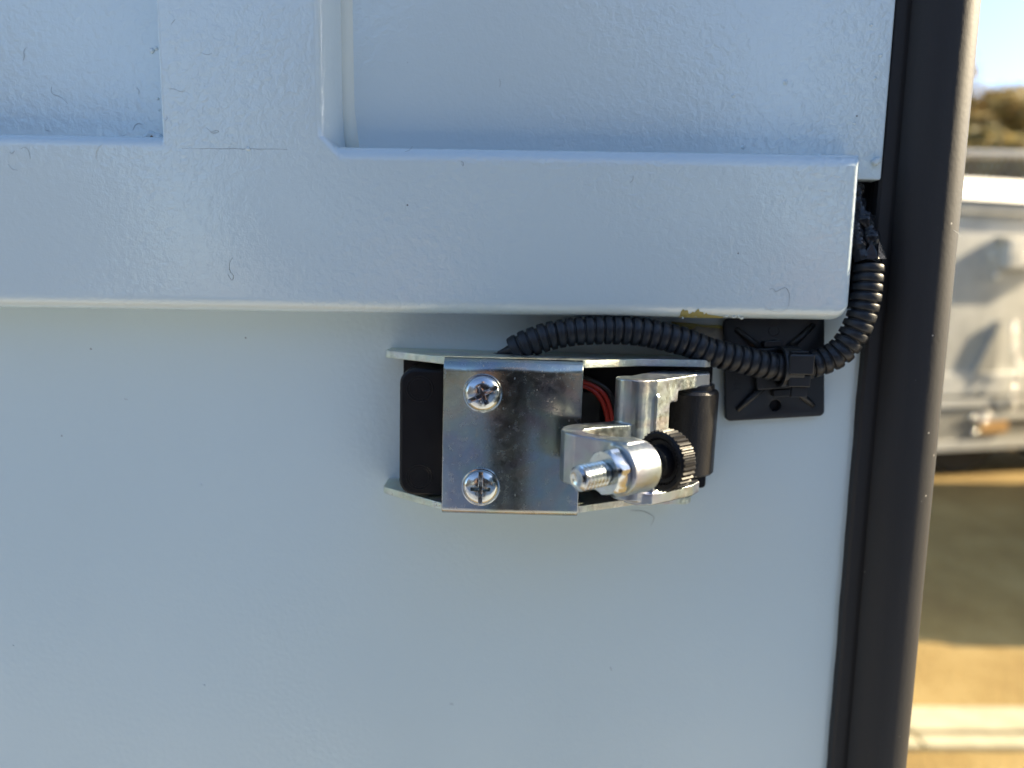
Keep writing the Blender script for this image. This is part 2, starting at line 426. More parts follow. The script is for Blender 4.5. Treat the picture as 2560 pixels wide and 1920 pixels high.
tbox('chassis_lip', XL, XR, 1094, 1117, 0.061, 0.072, M['galv_pale'], 0.002)
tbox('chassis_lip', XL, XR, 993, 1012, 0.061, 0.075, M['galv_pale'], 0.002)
# latch box on the side panel
tbox('latch_box', 0.22, 0.60, 597, 668, 0.001, 0.075, M['galv_pale'])
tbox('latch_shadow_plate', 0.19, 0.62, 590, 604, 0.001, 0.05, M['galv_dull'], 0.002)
link('latch_handle', mesh_from(*sweep([Vector((0.33, -0.09, tz(625))), Vector((0.33, -0.12, tz(640))), Vector((0.40, -0.12, tz(640)))], 0.012, 10)), M['shiny'], tr, True)
# gusset brace and rolled rib
gs = [(0.11, tz(930)), (0.26, tz(930)), (0.255, tz(800))]
vf = ([Vector((x, y, z)) for y in (-0.035, -0.002) for x, z in gs], [[0, 1, 2], [5, 4, 3], [0, 3, 4, 1], [1, 4, 5, 2], [2, 5, 3, 0]])
bev_w('gusset', vf, M['galv_dull'], tr, 0.002)
dg = [(0.09, tz(695)), (0.13, tz(700)), (-0.16, tz(930)), (-0.21, tz(930))]
vf = prism_d([(x*1000, z*1000) for x, z in dg], 0, 12, lambda x, z, d: Vector((x/1000, -d/1000-0.001, z/1000)))
# chain
ch = [(2520, 812), (2526, 838), (2532, 864), (2538, 890), (2546, 915), (2545, 945), (2543, 975), (2549, 1005)]
for i, (a, b) in enumerate(ch):
    cx = (a-2400)*TS/math.cos(TH); cz = tz(b)
    ring = []
    for k in range(13):
        an = 2*math.pi*k/12
        lx = math.cos(an)*0.014; lz = math.sin(an)*0.030
        ring.append(Vector((cx+lx*(1 if i % 2 else 0.35), -0.085+lx*(0.35 if i % 2 else 1), cz+lz)))
    link('chain_link', mesh_from(*sweep(ring, 0.006, 8, False)), M['shiny'], tr, True)
for a, b, r in ((2437, 1038, 0.018), (2475, 1030, 0.017), (2446, 1074, 0.018), (2468, 1047, 0.013), (2520, 1012, 0.014), (2489, 690, 0.02), (2470, 640, 0.016)):
    cx = (a-2400)*TS/math.cos(TH)
    V, Fc = lathe(Vector((cx, -0.06 if b > 900 else -0.002, tz(b))), Vector((0, -1, 0)), [(0, r*1000), (14, r*1000), (20, r*850), (25, r*450), (27, 0.1)], 16)
    link('bolt_head', mesh_from(V, Fc), M['shiny'], tr, True)
tbox('reflector', 0.135, 0.33, 1048, 1078, 0.061, 0.085, M['amber'], 0.006)
tbox('reflector_frame', 0.12, 0.62, 1030, 1045, 0.061, 0.08, M['galv_pale'], 0.003)
def wheel(parent, cx, cy, r, wd):
    ty = link('tyre', mesh_from(*lathe(Vector((cx, cy, r)), Vector((0, 1, 0)), [(0, r*620), (0, r*930), (20, r*1000), (wd*1000-20, r*1000), (wd*1000, r*930), (wd*1000, r*620)], 40)), M['tyre'], parent, True, 40)
    link('rim', mesh_from(*lathe(Vector((cx, cy+0.01, r)), Vector((0, 1, 0)), [(0, r*100), (10, r*300), (0, r*600), (150, r*600), (150, r*100)], 32)), M['galv_dull'], ty, True, 40)
wheel(tr, 0.12, 0.02, 0.33, 0.20); wheel(tr, 0.95, 0.02, 0.33, 0.20)
wheel(tr, 0.12, 1.22, 0.33, 0.20); wheel(tr, 0.95, 1.22, 0.33, 0.20)

# enclosed trailer added unseen, just outside the frame on the right, to shade the yard
et = empty('shade_trailer', 'white enclosed trailer added unseen to the right of the yard to shade it', 'trailer')
bev_w('body', boxm(2.75, 5.6, 2.12, 3.52, 0.45, 1.95), M['galv_pale'], et, 0.03)
bev_w('shade_box_rear', boxm(3.05, 5.55, 3.525, 3.78, 0.40, 1.7), M['galv_dull'], et, 0.02)  # added block that shades the sunlit strip below the far trailer
bev_w('shade_box_low', boxm(2.75, 4.2, 1.93, 2.115, 0.30, 0.74), M['galv_dull'], et, 0.02)  # low block added to step the edge of the yard shadow
bev_w('chassis', boxm(2.8, 5.5, 2.2, 3.5, 0.30, 0.445), M['under'], et, 0.01)
for wx, wy in ((4.4, 1.9), (4.4, 3.8), (5.15, 1.9), (5.15, 3.8)): wheel(et, wx, wy, 0.33, 0.2)

# the shed and the photographer stand unseen behind the camera; the former is added for shade and dark reflections
sh = empty('shed', 'long grey green metal shed added unseen behind the photographer', 'shed')
M['shed'] = rough_mat('shade_shed_cladding', (0.10, 0.115, 0.115), (0.14, 0.155, 0.15), 2, 0.6)
bev_w('wall', boxm(7.5, 15.0, -16.0, -0.9, 0.0, 6.4), M['shed'], sh, 0.02)
bev_w('roof', boxm(7.3, 15.2, -16.2, -0.7, 6.405, 6.6), M['galv_dull'], sh, 0.02)
bev_w('door', boxm(7.44, 7.498, -6.0, -3.4, 0.0, 3.0), M['galv_dull'], sh, 0.01)

tk = empty('sky_block_truck', 'charcoal box truck added unseen to the left, behind the photographer', 'sky_block_truck')  # dark unseen bulk added to block sky light from the left
M['char'] = rough_mat('sky_block_paint', (0.022, 0.024, 0.028), (0.03, 0.032, 0.036), 3, 0.6)
bev_w('cargo_box', boxm(-8.0, -5.6, -9.5, -1.6, 0.9, 3.7), M['char'], tk, 0.03)
bev_w('cab', boxm(-7.9, -5.7, -11.4, -9.6, 0.6, 2.9), M['char'], tk, 0.12, 3)
bev_w('chassis', boxm(-7.4, -6.2, -11.0, -1.8, 0.6, 0.88), M['under'], tk, 0.01)
for wx in (-7.95, -5.85):
    for wy in (-10.4, -4.2, -3.0):
        ty = link('tyre', mesh_from(*lathe(Vector((wx, wy, .45)), Vector((1, 0, 0)), [(0, 280), (0, 420), (30, 450), (220, 450), (250, 420), (250, 280)], 32)), M['tyre'], tk, True, 40)
        link('rim', mesh_from(*lathe(Vector((wx+.02, wy, .45)), Vector((1, 0, 0)), [(0, 40), (10, 150), (0, 270), (200, 270), (200, 40)], 28)), M['galv_dull'], ty, True, 40)

def person():
    root = empty('person', 'person in a dark jacket and trousers stooping with both arms raised to the phone', 'person')
    J = {'pelvis': ((-.02, -.98, .88), .20), 'waist': ((-.02, -.88, 1.05), .19), 'chest': ((-.02, -.78, 1.22), .17),
         'neckb': ((-.02, -.73, 1.38), .07), 'neck': ((-.02, -.69, 1.44), .052), 'head': ((-.02, -.645, 1.53), .088), 'crown': ((-.02, -.655, 1.61), .075)}
    E_ = [('pelvis', 'waist'), ('waist', 'chest'), ('chest', 'neckb'), ('neckb', 'neck'), ('neck', 'head'), ('head', 'crown')]
    for sd_, hx in ((-1, -.060), (1, .150)):
        k = str(sd_); cx = -.02
        J['hip'+k] = ((cx+sd_*.095, -.98, .80), .14); J['knee'+k] = ((cx+sd_*.12, -.90, .47), .085); J['ank'+k] = ((cx+sd_*.14, -.98, .09), .042)
        J['heel'+k] = ((cx+sd_*.14, -.99, .045), .042); J['toe'+k] = ((cx+sd_*.16, -.80, .035), .035)
        J['sh'+k] = ((cx+sd_*.20, -.77, 1.34), .062); J['el'+k] = ((cx+sd_*.27, -.60, 1.11), .043)
        J['wr'+k] = ((hx+sd_*.035, -.34, 1.035), .027); J['pm'+k] = ((hx+sd_*.012, -.265, 1.032), .030)
        E_ += [('pelvis', 'hip'+k), ('hip'+k, 'knee'+k), ('knee'+k, 'ank'+k), ('ank'+k, 'heel'+k), ('heel'+k, 'toe'+k), ('chest', 'sh'+k), ('sh'+k, 'el'+k), ('el'+k, 'wr'+k), ('wr'+k, 'pm'+k)]
        for f_ in range(4):
            z = 1.062-f_*.017; ln = (.0, .006, .003, -.008)[f_]
            a, b, c = 'a%d%s' % (f_, k), 'b%d%s' % (f_, k), 'c%d%s' % (f_, k)
            J[a] = ((hx+sd_*.010, -.235, z), .0085); J[b] = ((hx+sd_*.004, -.198, z+.002), .0078); J[c] = ((hx-sd_*(.018+ln), -.1935+0.001, z+.002), .0068)
            E_ += [('pm'+k, a), (a, b), (b, c)]
        J['t1'+k] = ((hx-sd_*.006, -.245, 1.00), .0095); J['t2'+k] = ((hx-sd_*.022, -.212, 1.004), .008)
        E_ += [('pm'+k, 't1'+k), ('t1'+k, 't2'+k)]
    names = list(J); ix = {n_: i for i, n_ in enumerate(names)}
    me = bpy.data.meshes.new('m'); me.from_pydata([J[n_][0] for n_ in names], [(ix[a], ix[b]) for a, b in E_], []); me.update()
    o = link('body', me, None, root)
    o.modifiers.new('skin', 'SKIN')
    for i, n_ in enumerate(names):
        sv = me.skin_vertices[0].data[i]; r = J[n_][1]; sv.radius = (r*(1.25 if n_ in ('chest', 'waist', 'pelvis') else 1), r)
        sv.use_root = (n_ == 'pelvis')
    sub = o.modifiers.new('sub', 'SUBSURF'); sub.levels = 2; sub.render_levels = 2
    bpy.context.view_layer.update()
    dg_ = bpy.context.evaluated_depsgraph_get(); me2 = bpy.data.meshes.new_from_object(o.evaluated_get(dg_)); o.modifiers.clear(); o.data = me2
    me2.materials.clear()
    for nm, c, r in (('skin', (0.42, 0.26, 0.19), .5), ('navy_jacket', (0.018, 0.020, 0.028), .8), ('dark_trousers', (0.03, 0.03, 0.035), .85), ('boots', (0.04, 0.03, 0.02), .6)):
        me2.materials.append(mat(nm, c, r))
    for p in me2.polygons:
        c = p.center; p.use_smooth = True
        p.material_index = 3 if c.z < .10 else 2 if c.z < .93 else 0 if (c.y > -.33 or c.z > 1.43) else 1
    hv = []
    V, Fc = lathe(Vector((-.02, -.665, 1.545)), Vector((0, -0.25, 1)), [(0, 60), (0, 93), (30, 97), (60, 88), (80, 62), (90, 20)], 24)
    link('hair', mesh_from([v+Vector((0, -0.012, 0)) for v in V], Fc), mat('brown_hair', (0.03, 0.018, 0.01), .6), root, True)
    link('nose', mesh_from(*lathe(Vector((-.02, -.560, 1.535)), Vector((0, 0.5, -1)), [(0, 6), (12, 10), (24, 14), (30, 6)], 12)), me2.materials[0], root, True)
    for sx in (-1, 1):
        link('ear', mesh_from(*lathe(Vector((-.02+sx*.088, -.65, 1.525)), Vector((sx, 0, 0)), [(0, 10), (4, 20), (10, 22), (14, 12)], 14)), me2.materials[0], root, True)
        link('eye', mesh_from(*lathe(Vector((-.02+sx*.032, -.572, 1.545)), Vector((0, 1, 0)), [(0, 11), (6, 10), (10, 4)], 14)), M['black'], root, True)
    link('mouth', mesh_from(*lathe(Vector((-.045, -.566, 1.487)), Vector((1, 0, 0)), [(0, 2), (25, 5), (50, 2)], 10)), mat('lips', (0.35, 0.14, 0.11), .5), root, True)
    return root
person()
ph = empty('phone', 'dark phone held level in front of the photographer', 'phone')
bev_w('case', boxm(-0.042, 0.122, -0.2075, -0.1985, 1.000, 1.078), M['black'], ph, 0.003, 3)
bev_w('screen', boxm(-0.038, 0.118, -0.2082, -0.2078, 1.004, 1.074), M['tape'], ph, 0.0002, 1)

# ------------------------------------------------------------------ the white trailer body in front of us
body = empty('white_trailer', 'white painted trailer wall with pressed rail and recessed panels', 'trailer')
def grid_coords(a, b, dense, coarse, fine_zones):
    out = [a]; x = a
    while x < b-1e-6:
        st = coarse
        for z0, z1 in fine_zones:
            if z0-1e-6 <= x < z1: st = dense
            elif x < z0 and x+st > z0: st = min(st, z0-x)
        x = min(b, x+st); out.append(x)
    return out
def qdrop(s, R, top, bot, wid):
    """height across an edge: s mm inside the recess; quarter round R then a steep wall to the bottom"""
    if s <= 0: return top
    if s < R: return top-(R-math.sqrt(max(0, R*R-s*s)))
    t = min(1, (s-R)/max(wid, 1e-3)); t = t*t*(3-2*t)
    return top-R-(top-R-bot)*t
XE = 79.2; ZB = -6.5; RT = 12.0
def rail_d(x, z):
    e = RT
    # left recess
    s1 = min(-80.0-x, z-30.7)
    dl = qdrop(s1, 1.4, RT, 3.0, 0.5)
    if x < -80 and z > 30.5:
        dl = max(qdrop(-80-x, 0.8, RT, 3.0, 0.5), qdrop(z-30.5, 2.8, RT, 3.0, 0.6))
        e = min(e, dl)
    # right recess, sloped left flank and cut corner
    if x > -45.3 and z > 28.2:
        a = x+45.3
        t = min(1, max(0, (a-0.8)/4.6)); t2 = t*t*(3-2*t)*0.5 + t*0.5
        da = RT-(0.4*min(1, a/0.8))-(RT-0.4-3.0)*t2
        db = qdrop(z-28.2, 3.6, RT, 3.0, 0.8)
        dc = qdrop((a+(z-28.2))/1.4142-3.6, 1.2, RT, 3.0, 1.5)
        e = min(e, max(da, db, dc))
    # bottom edge and right end, rounded corner
    r = 3.6
    qx = max(0, x-(XE-r)); qz = max(0, (ZB+r)-z)
    sdf = math.hypot(qx, qz) if (qx > 0 and qz > 0) else max(qx, qz)
    inward = r-sdf
    if qx > 0 and qz <= 0: R = 1.5
    elif qz > 0 and qx <= 0: R = 3.3
    else:
        k = math.atan2(qz, qx)/(math.pi/2) if (qx > 0 and qz > 0) else 0; R = 1.5+(1.8)*k
    if sdf > 0 and inward < R:
        e = min(e, RT-(R-math.sqrt(max(0, R*R-(R-max(0, inward))**2))))
    return e
xs = grid_coords(-700, XE, 0.3, 6.0, [(-82.0, -79.8), (-46, -38), (XE-4.2, XE)])
zs = grid_coords(ZB, 700, 0.3, 5.0, [(ZB, ZB+4.2), (27.5, 33.5)])
V = []; idx = {}
for i, x in enumerate(xs):
    for j, z in enumerate(zs):
        px_, pz_ = x, z
        r = 3.6; qx = x-(XE-r); qz = (ZB+r)-z
        if qx > 0 and qz > 0 and math.hypot(qx, qz) > r:      # pull the corner in to the arc
            m_ = max(qx, qz)/math.hypot(qx, qz)
            qx *= m_; qz *= m_; px_ = XE-r+qx; pz_ = ZB+r-qz
        dd = rail_d(px_, pz_)
        wv = 0.10*noise.noise(Vector((x*0.02, z*0.02, 3)))
        idx[(i, j)] = len(V); V.append(W(px_, pz_, dd+wv))
Fc = []
for i in range(len(xs)-1):
    for j in range(len(zs)-1):
        q = [idx[(i, j)], idx[(i+1, j)], idx[(i+1, j+1)], idx[(i, j+1)]]
        if all(-V[k].y*1000 < 3.3 for k in q): continue
        Fc.append(q)
# returns: the end and underside go back into the body
nb = len(V)
edge = [idx[(i, 0)] for i in range(len(xs))] + [idx[(len(xs)-1, j)] for j in range(1, len(zs)) if zs[j] <= 30.0]
for k in edge:
    v = V[k]; V.append(Vector((v.x, 0.012, v.z)))
for k in range(len(edge)-1):
    Fc.append([edge[k], nb+k, nb+k+1, edge[k+1]])
rail = link('pressed_rail', mesh_from(V, Fc), M['paint'], body, True, 60)
# upper recessed sheet with its folded lower lip
bevelled('recess_panel', join(boxm(-0.70, 0.0881, -0.004, 0.000, CAMH+0.0270, CAMH+0.70)), M['paint'], body, 0.6, 2)
# lower sheet
bevelled('lower_panel', join(boxm(-0.70, 0.0925, 0.0, 0.0035, CAMH-0.60, CAMH-0.004)), M['paint_low'], body, 0.5, 2)
link('inner_channel', mesh_from(*join(boxm(0.0895, 0.0923, 0.0036, 0.0518, CAMH-0.60, CAMH+0.70), boxm(0.03, 0.094, 0.045, 0.05, CAMH-0.02, CAMH+0.05), boxm(0.03, 0.094, 0.004, 0.045, CAMH-0.022, CAMH-0.020), boxm(0.03, 0.094, 0.001, 0.045, CAMH+0.05, CAMH+0.052))), M['shade_steel'], body)
bev_w('body_shell', boxm(-1.6, 0.092, 0.052, 2.0, 0.45, 2.0), M['paint_low'], body, 0.004)
link('sealant_bead', mesh_from(*sweep([W(-38.6, 31.4, 2.6), W(-39.6, 35, 2.0), W(-40.6, 42, 1.9), W(-40.8, 90, 1.9), W(-40.8, 400, 1.9)], [0.0020, 0.0028, 0.0030, 0.0030, 0.0030], 24, True, None)), M['cream'], body, True)
# weld seam across the stile
sw = [PX(455+i*22, 371+0.012*i*22+random.uniform(-1.2, 1.2), 12.0) for i in range(13)]
link('weld_seam', mesh_from(*sweep([W(*p) for p in sw], [0.00002+0.00004*math.sin(math.pi*i/12) for i in range(13)], 6)), M['fibre_mid'], body, True)
# painted-over lumps
def blob(name, p, r, mt, fl=0.5, seed=0):
    bm = bmesh.new(); bmesh.ops.create_icosphere(bm, subdivisions=3, radius=1)
    for v in bm.verts:
        k = 1+0.35*noise.noise(v.co*1.7+Vector((seed, 0, 0)))
        v.co = Vector((v.co.x*k, v.co.y*k*fl, v.co.z*k))*r*MM
        v.co += W(*p)
    me = bpy.data.meshes.new('m'); bm.to_mesh(me); bm.free(); return link(name, me, mt, body, True)
for i, (px, py, d, r) in enumerate(((1964, 206, 4, 0.55), (1833, 240, 4, 0.45), (1858, 368, 4, 0.5), (1203, 379, 4, 0.45), (2178, 62, 4, 0.35), (2202, 138, 4, 0.35), (2188, 195, 4, 0.35), (2136, 308, 4, 0.3), (380, 127, 4, 0.6), (391, 121, 4, 0.45), (394, 247, 4, 0.4), (398, 275, 4, 0.3), (502, 1212, 0, 0.3), (510, 1714, 0, 0.3), (33, 1614, 0, 0.25), (1707, 795, 11.2, 0.2), (620, 372, 12, 0.5))):
    blob('paint_nib', tuple(PX(px, py, d+0.05)), r, M['paint'], 0.5, i)
for i, (px, py, r) in enumerate(((368, 343, 0.9), (378, 338, 1.0), (388, 345, 1.1), (398, 350, 1.3), (381, 348, 0.8), (2194, 401, 0.9), (2189, 405, 0.9))):
    blob('paint_lump', tuple(PX(px, py, 5.5 if px < 1000 else 4.6)), r, M['paint'], 0.8, 20+i)
blob('rust_speck', tuple(PX(379, 342, 6.7)), 0.33, M['rust'], 0.5, 50)
# lint and hairs caught in the paint
FIB = [
 ([(129,217),(128,228),(134,236),(149,241),(161,250),(170,261)],4,'fibre',.055),
 ([(66,118),(59,128),(61,140),(58,151)],4,'fibre_mid',.05),
 ([(341,219),(348,227),(346,235)],4,'fibre_mid',.05),
 ([(332,326),(337,314),(345,309),(356,311)],4,'fibre',.06),
 ([(111,314),(114,325),(128,329)],4,'fibre_mid',.05),
 ([(53,372),(62,368),(72,378),(76,398)],12,'fibre',.045),
 ([(20,410),(30,422),(45,426)],12,'fibre_mid',.05),
 ([(243,402),(240,385),(246,370),(258,360)],12,'fibre_pale',.06),
 ([(422,222),(438,223),(450,229),(463,227)],12,'fibre_mid',.045),
 ([(502,131),(517,137),(530,133)],12,'fibre_mid',.045),
 ([(428,61),(433,54),(438,48)],12,'fibre_mid',.04),
 ([(527,331),(540,326),(547,329),(533,333),(522,325),(515,318)],12,'fibre',.04),
 ([(582,644),(574,656),(573,668),(576,680),(584,690),(580,701),(573,692),(569,684)],12,'fibre',.05),
 ([(1031,366),(1024,375),(1012,379)],12,'fibre',.05),
 ([(288,352),(303,343),(318,334)],4,'fibre_mid',.04),
 ([(1248,196),(1251,207),(1249,218)],4,'fibre',.045),
 ([(1152,404),(1158,406),(1158,415),(1154,410)],12,'fibre',.055),
 ([(1583,439),(1582,450),(1575,457)],12,'fibre',.055),
 ([(1923,723),(1933,722),(1939,729),(1950,724),(1961,719),(1968,723),(1973,733),(1973,750),(1972,765)],12,'fibre',.055),
 ([(1913,765),(1920,774),(1943,780),(1963,776),(1973,762)],12,'fibre_pale',.06),
 ([(1576,1276),(1606,1278),(1627,1287),(1635,1296),(1627,1314)],0,'fibre_mid',.07),
 ([(311,996),(316,999),(319,998)],0,'fibre',.06),
 ([(1124,1761),(1129,1759),(1133,1763)],0,'fibre_mid',.07),
 ([(1526,1668),(1529,1677)],0,'fibre',.07),
 ([(24,380),(30,384),(37,376)],12,'fibre_mid',.05),
 ([(412,301),(418,297),(416,290)],12,'fibre_mid',.05),
 ([(2384,575),(2396,584),(2410,597)],14,'fibre_pale',.05),
]
for pts, d, mt, r in FIB:
    path = catmull([W(*PX(x, y, d+0.06)) for x, y in pts], 0.0004)
    n = len(path); rad = [r*0.00085*(0.45+0.55*math.sin(math.pi*(i+0.5)/n)) for i in range(n)]
    link('paint_fibre', mesh_from(*sweep(path, rad, 5)), M[mt], body, True)
# glue and putty left under the rail
def patch(name, outline, d, th, mt, seed):
    pts = [PX(x, y, d) for x, y in outline]; V = [W(p.x, p.y, d+th*(0.4+0.6*random.Random(seed+i).random())) for i, p in enumerate(pts)]
    c = sum((Vector((p.x, p.y, 0)) for p in pts), Vector())/len(pts)
    n = len(pts); V.append(W(c.x, c.y, d+th*1.3)); base = [W(p.x, p.y, d-0.3) for p in pts]
    V += base; Fc = [[i, (i+1) % n, n] for i in range(n)] + [[i, n+1+i, n+1+(i+1) % n, (i+1) % n] for i in range(n)]
    me = fixn(mesh_from(V, Fc)); bm = bmesh.new(); bm.from_mesh(me)
    bmesh.ops.subdivide_edges(bm, edges=bm.edges, cuts=3, use_grid_fill=True)
    for v in bm.verts: v.co.y -= 0.0002*noise.noise(v.co*900)
    bm.to_mesh(me); bm.free(); return link(name, me, mt, body, True)
patch('grey_putty', [(1722,830),(1736,812),(1745,809),(1760,816),(1780,815),(1808,813),(1815,840),(1812,866),(1790,858),(1765,846),(1740,838)], 0.0, 0.8, M['putty'], 3)
patch('yellow_glue', [(1678,804),(1700,806),(1730,808),(1760,812),(1800,813),(1806,822),(1780,817),(1760,818),(1744,812),(1730,816),(1722,826),(1700,822),(1685,815)], 0.4, 1.1, M['yellow'], 5)
# strip of glue wrapped on the rounded lower edge of the rail
V, Fc = [], []
nn = 26
for i in range(nn+1):
    px = 1698+i*(1808-1698)/nn
    top = 1.55+0.45*math.sin(i*0.8)+0.3*math.sin(i*2.1) if i < 16 else 0.9-0.05*(i-16)
    for j in range(5):
        x = PX(px, 790, 10).x; z = ZB+top*j/4
        V.append(W(x, z, rail_d(x, max(z, ZB+0.03))+0.12+0.05*math.sin(i*1.7+j)))
for i in range(nn):
    for j in range(4): a = i*5+j; Fc.append([a, a+5, a+6, a+1])
gl = link('glue_strip', mesh_from(V, Fc), M['yellow'], body, True)
def lumps(name, spots, mt, parent):
    parts = []
    for (p, r, sd) in spots:
        bm = bmesh.new(); bmesh.ops.create_icosphere(bm, subdivisions=2, radius=1)
        vs = [W(*p)+Vector((v.co.x, v.co.y*0.6, v.co.z*0.7))*r*MM*(1+0.4*noise.noise(v.co*2+Vector((sd, 0, 0)))) for v in bm.verts]
        parts.append((vs, [[v.index for v in f.verts] for f in bm.faces])); bm.free()
    o = link(name, mesh_from(*join(*parts)), mt, parent, True); o['kind'] = 'stuff'; return o
lumps('paint_flakes', [(tuple(PX(1812+i*2.6, 786+4*math.sin(i*0.9)+i*0.45, 10.8)), 0.16+0.08*((i*7) % 3), i) for i in range(18)], M['cream'], body)
lumps('paint_chips', [(tuple(PX(445+i*9, 752+5*math.sin(i*1.3), 10.7)), 0.18+0.1*((i*5) % 3), i+40) for i in range(15)], M['paint'], body)

# ------------------------------------------------------------------ black rubber edge
post = empty('rubber_edge_seal', 'tall black rubber edge seal running down the right side of the white wall', 'seal')
prof = [(88.3, 0.05), (88.3, 2.3), (88.9, 2.9), (91.4, 3.1), (92.2, 3.2), (92.5, 3.9)]
cx, cd, R = 99.5, 2.2, 8.1
for k in range(33):
    a = math.radians(162-k*(162+150)/32)
    prof.append((cx+R*math.cos(a), cd+R*math.sin(a)))
prof.append((92.6, 0.02))
def seal(z0, z1, step):
    zz = []; z = z0
    while z < z1: zz.append(z); z += step
    zz.append(z1); V, Fc = [], []
    n = len(prof)
    for z in zz:
        for i, (x, d) in enumerate(prof):
            dx = 0.0
            if i < 3: dx = 0.22*noise.noise(Vector((z*0.09, 0, 0)))+0.10*noise.noise(Vector((z*0.5, 4, 0)))
            bow = 0.25*noise.noise(Vector((z*0.01, 9, 0)))
            V.append(W(x+dx+bow, z, d))
    for k in range(len(zz)-1):
        for i in range(n):
            i2 = (i+1) % n; Fc.append([k*n+i, k*n+i2, (k+1)*n+i2, (k+1)*n+i])
    return V, Fc
link('bulb_strip', fixn(mesh_from(*seal(-600, 600, 3.0))), M['rubber'], post, True, 35)

# ------------------------------------------------------------------ latch switch
sw = empty('latch_switch', 'zinc bracket switch with roller lever and adjusting bolt under the rail', 'switch')
T = 1.75
Z1, Z0 = -15.9, -51.7
# face plate: folded section between the two flanges
def fold_profile():
    out = []; ro, ri = 3.0, 1.3
    FD = 23.6
    outer = [(20.3, Z1)]
    for k in range(9):
        a = math.radians(90-90*k/8); outer.append((FD-ro+ro*math.cos(a), Z1-ro+ro*math.sin(a)))
    rb = 1.7
    for k in range(9):
        a = math.radians(-90*k/8); outer.append((FD-rb+rb*math.cos(a), Z0+rb+rb*math.sin(a)))
    outer.append((20.3, Z0))
    inner = [(20.3, Z0+T), (FD-T, Z0+T), (FD-T, Z1-T), (20.3, Z1-T)]
    inner = [(20.3, Z0+T)] + [(FD-T-0.9+0.9*math.cos(math.radians(-90+90*k/4)), Z0+T+0.9+0.9*math.sin(math.radians(-90+90*k/4))) for k in range(5)] + [(FD-T-1.2+1.2*math.cos(math.radians(90*k/4)), Z1-T-1.2+1.2*math.sin(math.radians(90*k/4))) for k in range(5)] + [(20.3, Z1-T)]
    return outer+inner
pf = fold_profile(); n = len(pf)
xa = [-15.4, -15.15, 15.35, 15.6]
V = []
for i, x in enumerate(xa):
    for (d, z) in pf:
        cz, cd_ = (Z1+Z0)/2, 12
        if i in (0, 3):
            d2 = d if d <= 20.31 else d-0.18; z2 = z
            V.append(DV(x, z2, d2))
        else: V.append(DV(x, z, d))
Fc = []
for k in range(3):
    for i in range(n): i2 = (i+1) % n; Fc.append([k*n+i, k*n+i2, (k+1)*n+i2, (k+1)*n+i])
# end caps as strips of the folded section
m_o = n//2
for k in (0, 3):
    for i in range(m_o-1):
        a, b = i, i+1; c, d_ = n-2-i, n-1-i
        Fc.append([k*n+a, k*n+b, k*n+c, k*n+d_] if k == 3 else [k*n+d_, k*n+c, k*n+b, k*n+a])
link('face_plate', fixn(mesh_from(V, Fc)), M['zinc'], sw, True, 38)
def arc(cx, cy, r, a0, a1, n):
    return [(cx+r*math.cos(math.radians(a0+(a1-a0)*k/n)), cy+r*math.sin(math.radians(a0+(a1-a0)*k/n))) for k in range(n+1)]
flange = [(-31.2, 0.05), (-31.2, 6.6)] + arc(-28.6, 6.9, 2.6, 180, 118, 5) + [(-15.5, 20.25), (15.7, 20.25)] + [(17.0, 19.6), (30.8, 12.4), (43.8, 10.9)] + arc(45.0, 8.0, 3.2, 82, 0, 6) + [(48.2, 0.05)]
bevelled('top_flange', prism(flange, Z1-T, Z1, DV), M['zinc_edge'], sw, 0.22, 2)
bevelled('bottom_flange', prism([(x-0.4 if x < 0 else (x-3.0 if x > 40 else x), d) for x, d in flange], Z0, Z0+T, DV), M['zinc_edge'], sw, 0.22, 2)
# cable grommet hole in the top flange, its shade painted as a dark disc
V, Fc = lathe(DV(-1.2, Z1-0.4, 8.6), Vector((0, 0, 1)), [(0, 2.1), (0.46, 2.1), (0.5, 1.9)], 28); 
V = [Vector((DV(-1.2, 0, 8.6).x+(v.x-DV(-1.2, 0, 8.6).x)*1.7, v.y, v.z)) for v in V]
link('cable_hole', mesh_from(V, Fc), M['shade_steel'], sw, True, 40)
# black housing behind the plate
hs = join(prism_d(rrect(-26.2, Z0+T+0.55, 14.8, Z1-T-1.5, 3.6, 7), 3.2, 17.2, DV))
bevelled('housing', hs, M['black'], sw, 0.9, 3, 60)
for zc in (Z1-T-1.5-4.6, Z0+T+0.55+4.6):
    ring = []
    for k in range(41):
        an = 2*math.pi*k/40; ring.append(DV(-21.4+3.0*math.cos(an), zc+3.0*math.sin(an), 17.2))
    link('moulded_ring', mesh_from(*sweep(ring, 0.00013, 6, False)), M['black'], sw, True)
    ring = []
    for k in range(41):
        an = 2*math.pi*k/40; ring.append(DV(-21.4+2.4*math.cos(an), zc+2.4*math.sin(an), 17.2))
    link('moulded_ring', mesh_from(*sweep(ring, 0.00009, 6, False)), M['black'], sw, True)
bevelled('back_plate', join(prism_d(rrect(-27.5, Z0+T+0.3, 50.2, Z1-T-0.2, 1.0, 3), 0.05, 3.1, DV)), M['black'], sw, 0.3, 2, 60)
bevelled('terminal_block', join(prism_d(rrect(15.0, -32.4, 21.6, -24.4, 0.5, 3), 3.2, 10.0, DV), ), M['mountp'], sw, 0.4, 2, 60)
bevelled('housing_step', join(prism_d(rrect(14.9, -49.0, 24.0, -33.0, 0.5, 3), 3.2, 8.0, DV)), M['black'], sw, 0.4, 2, 60)
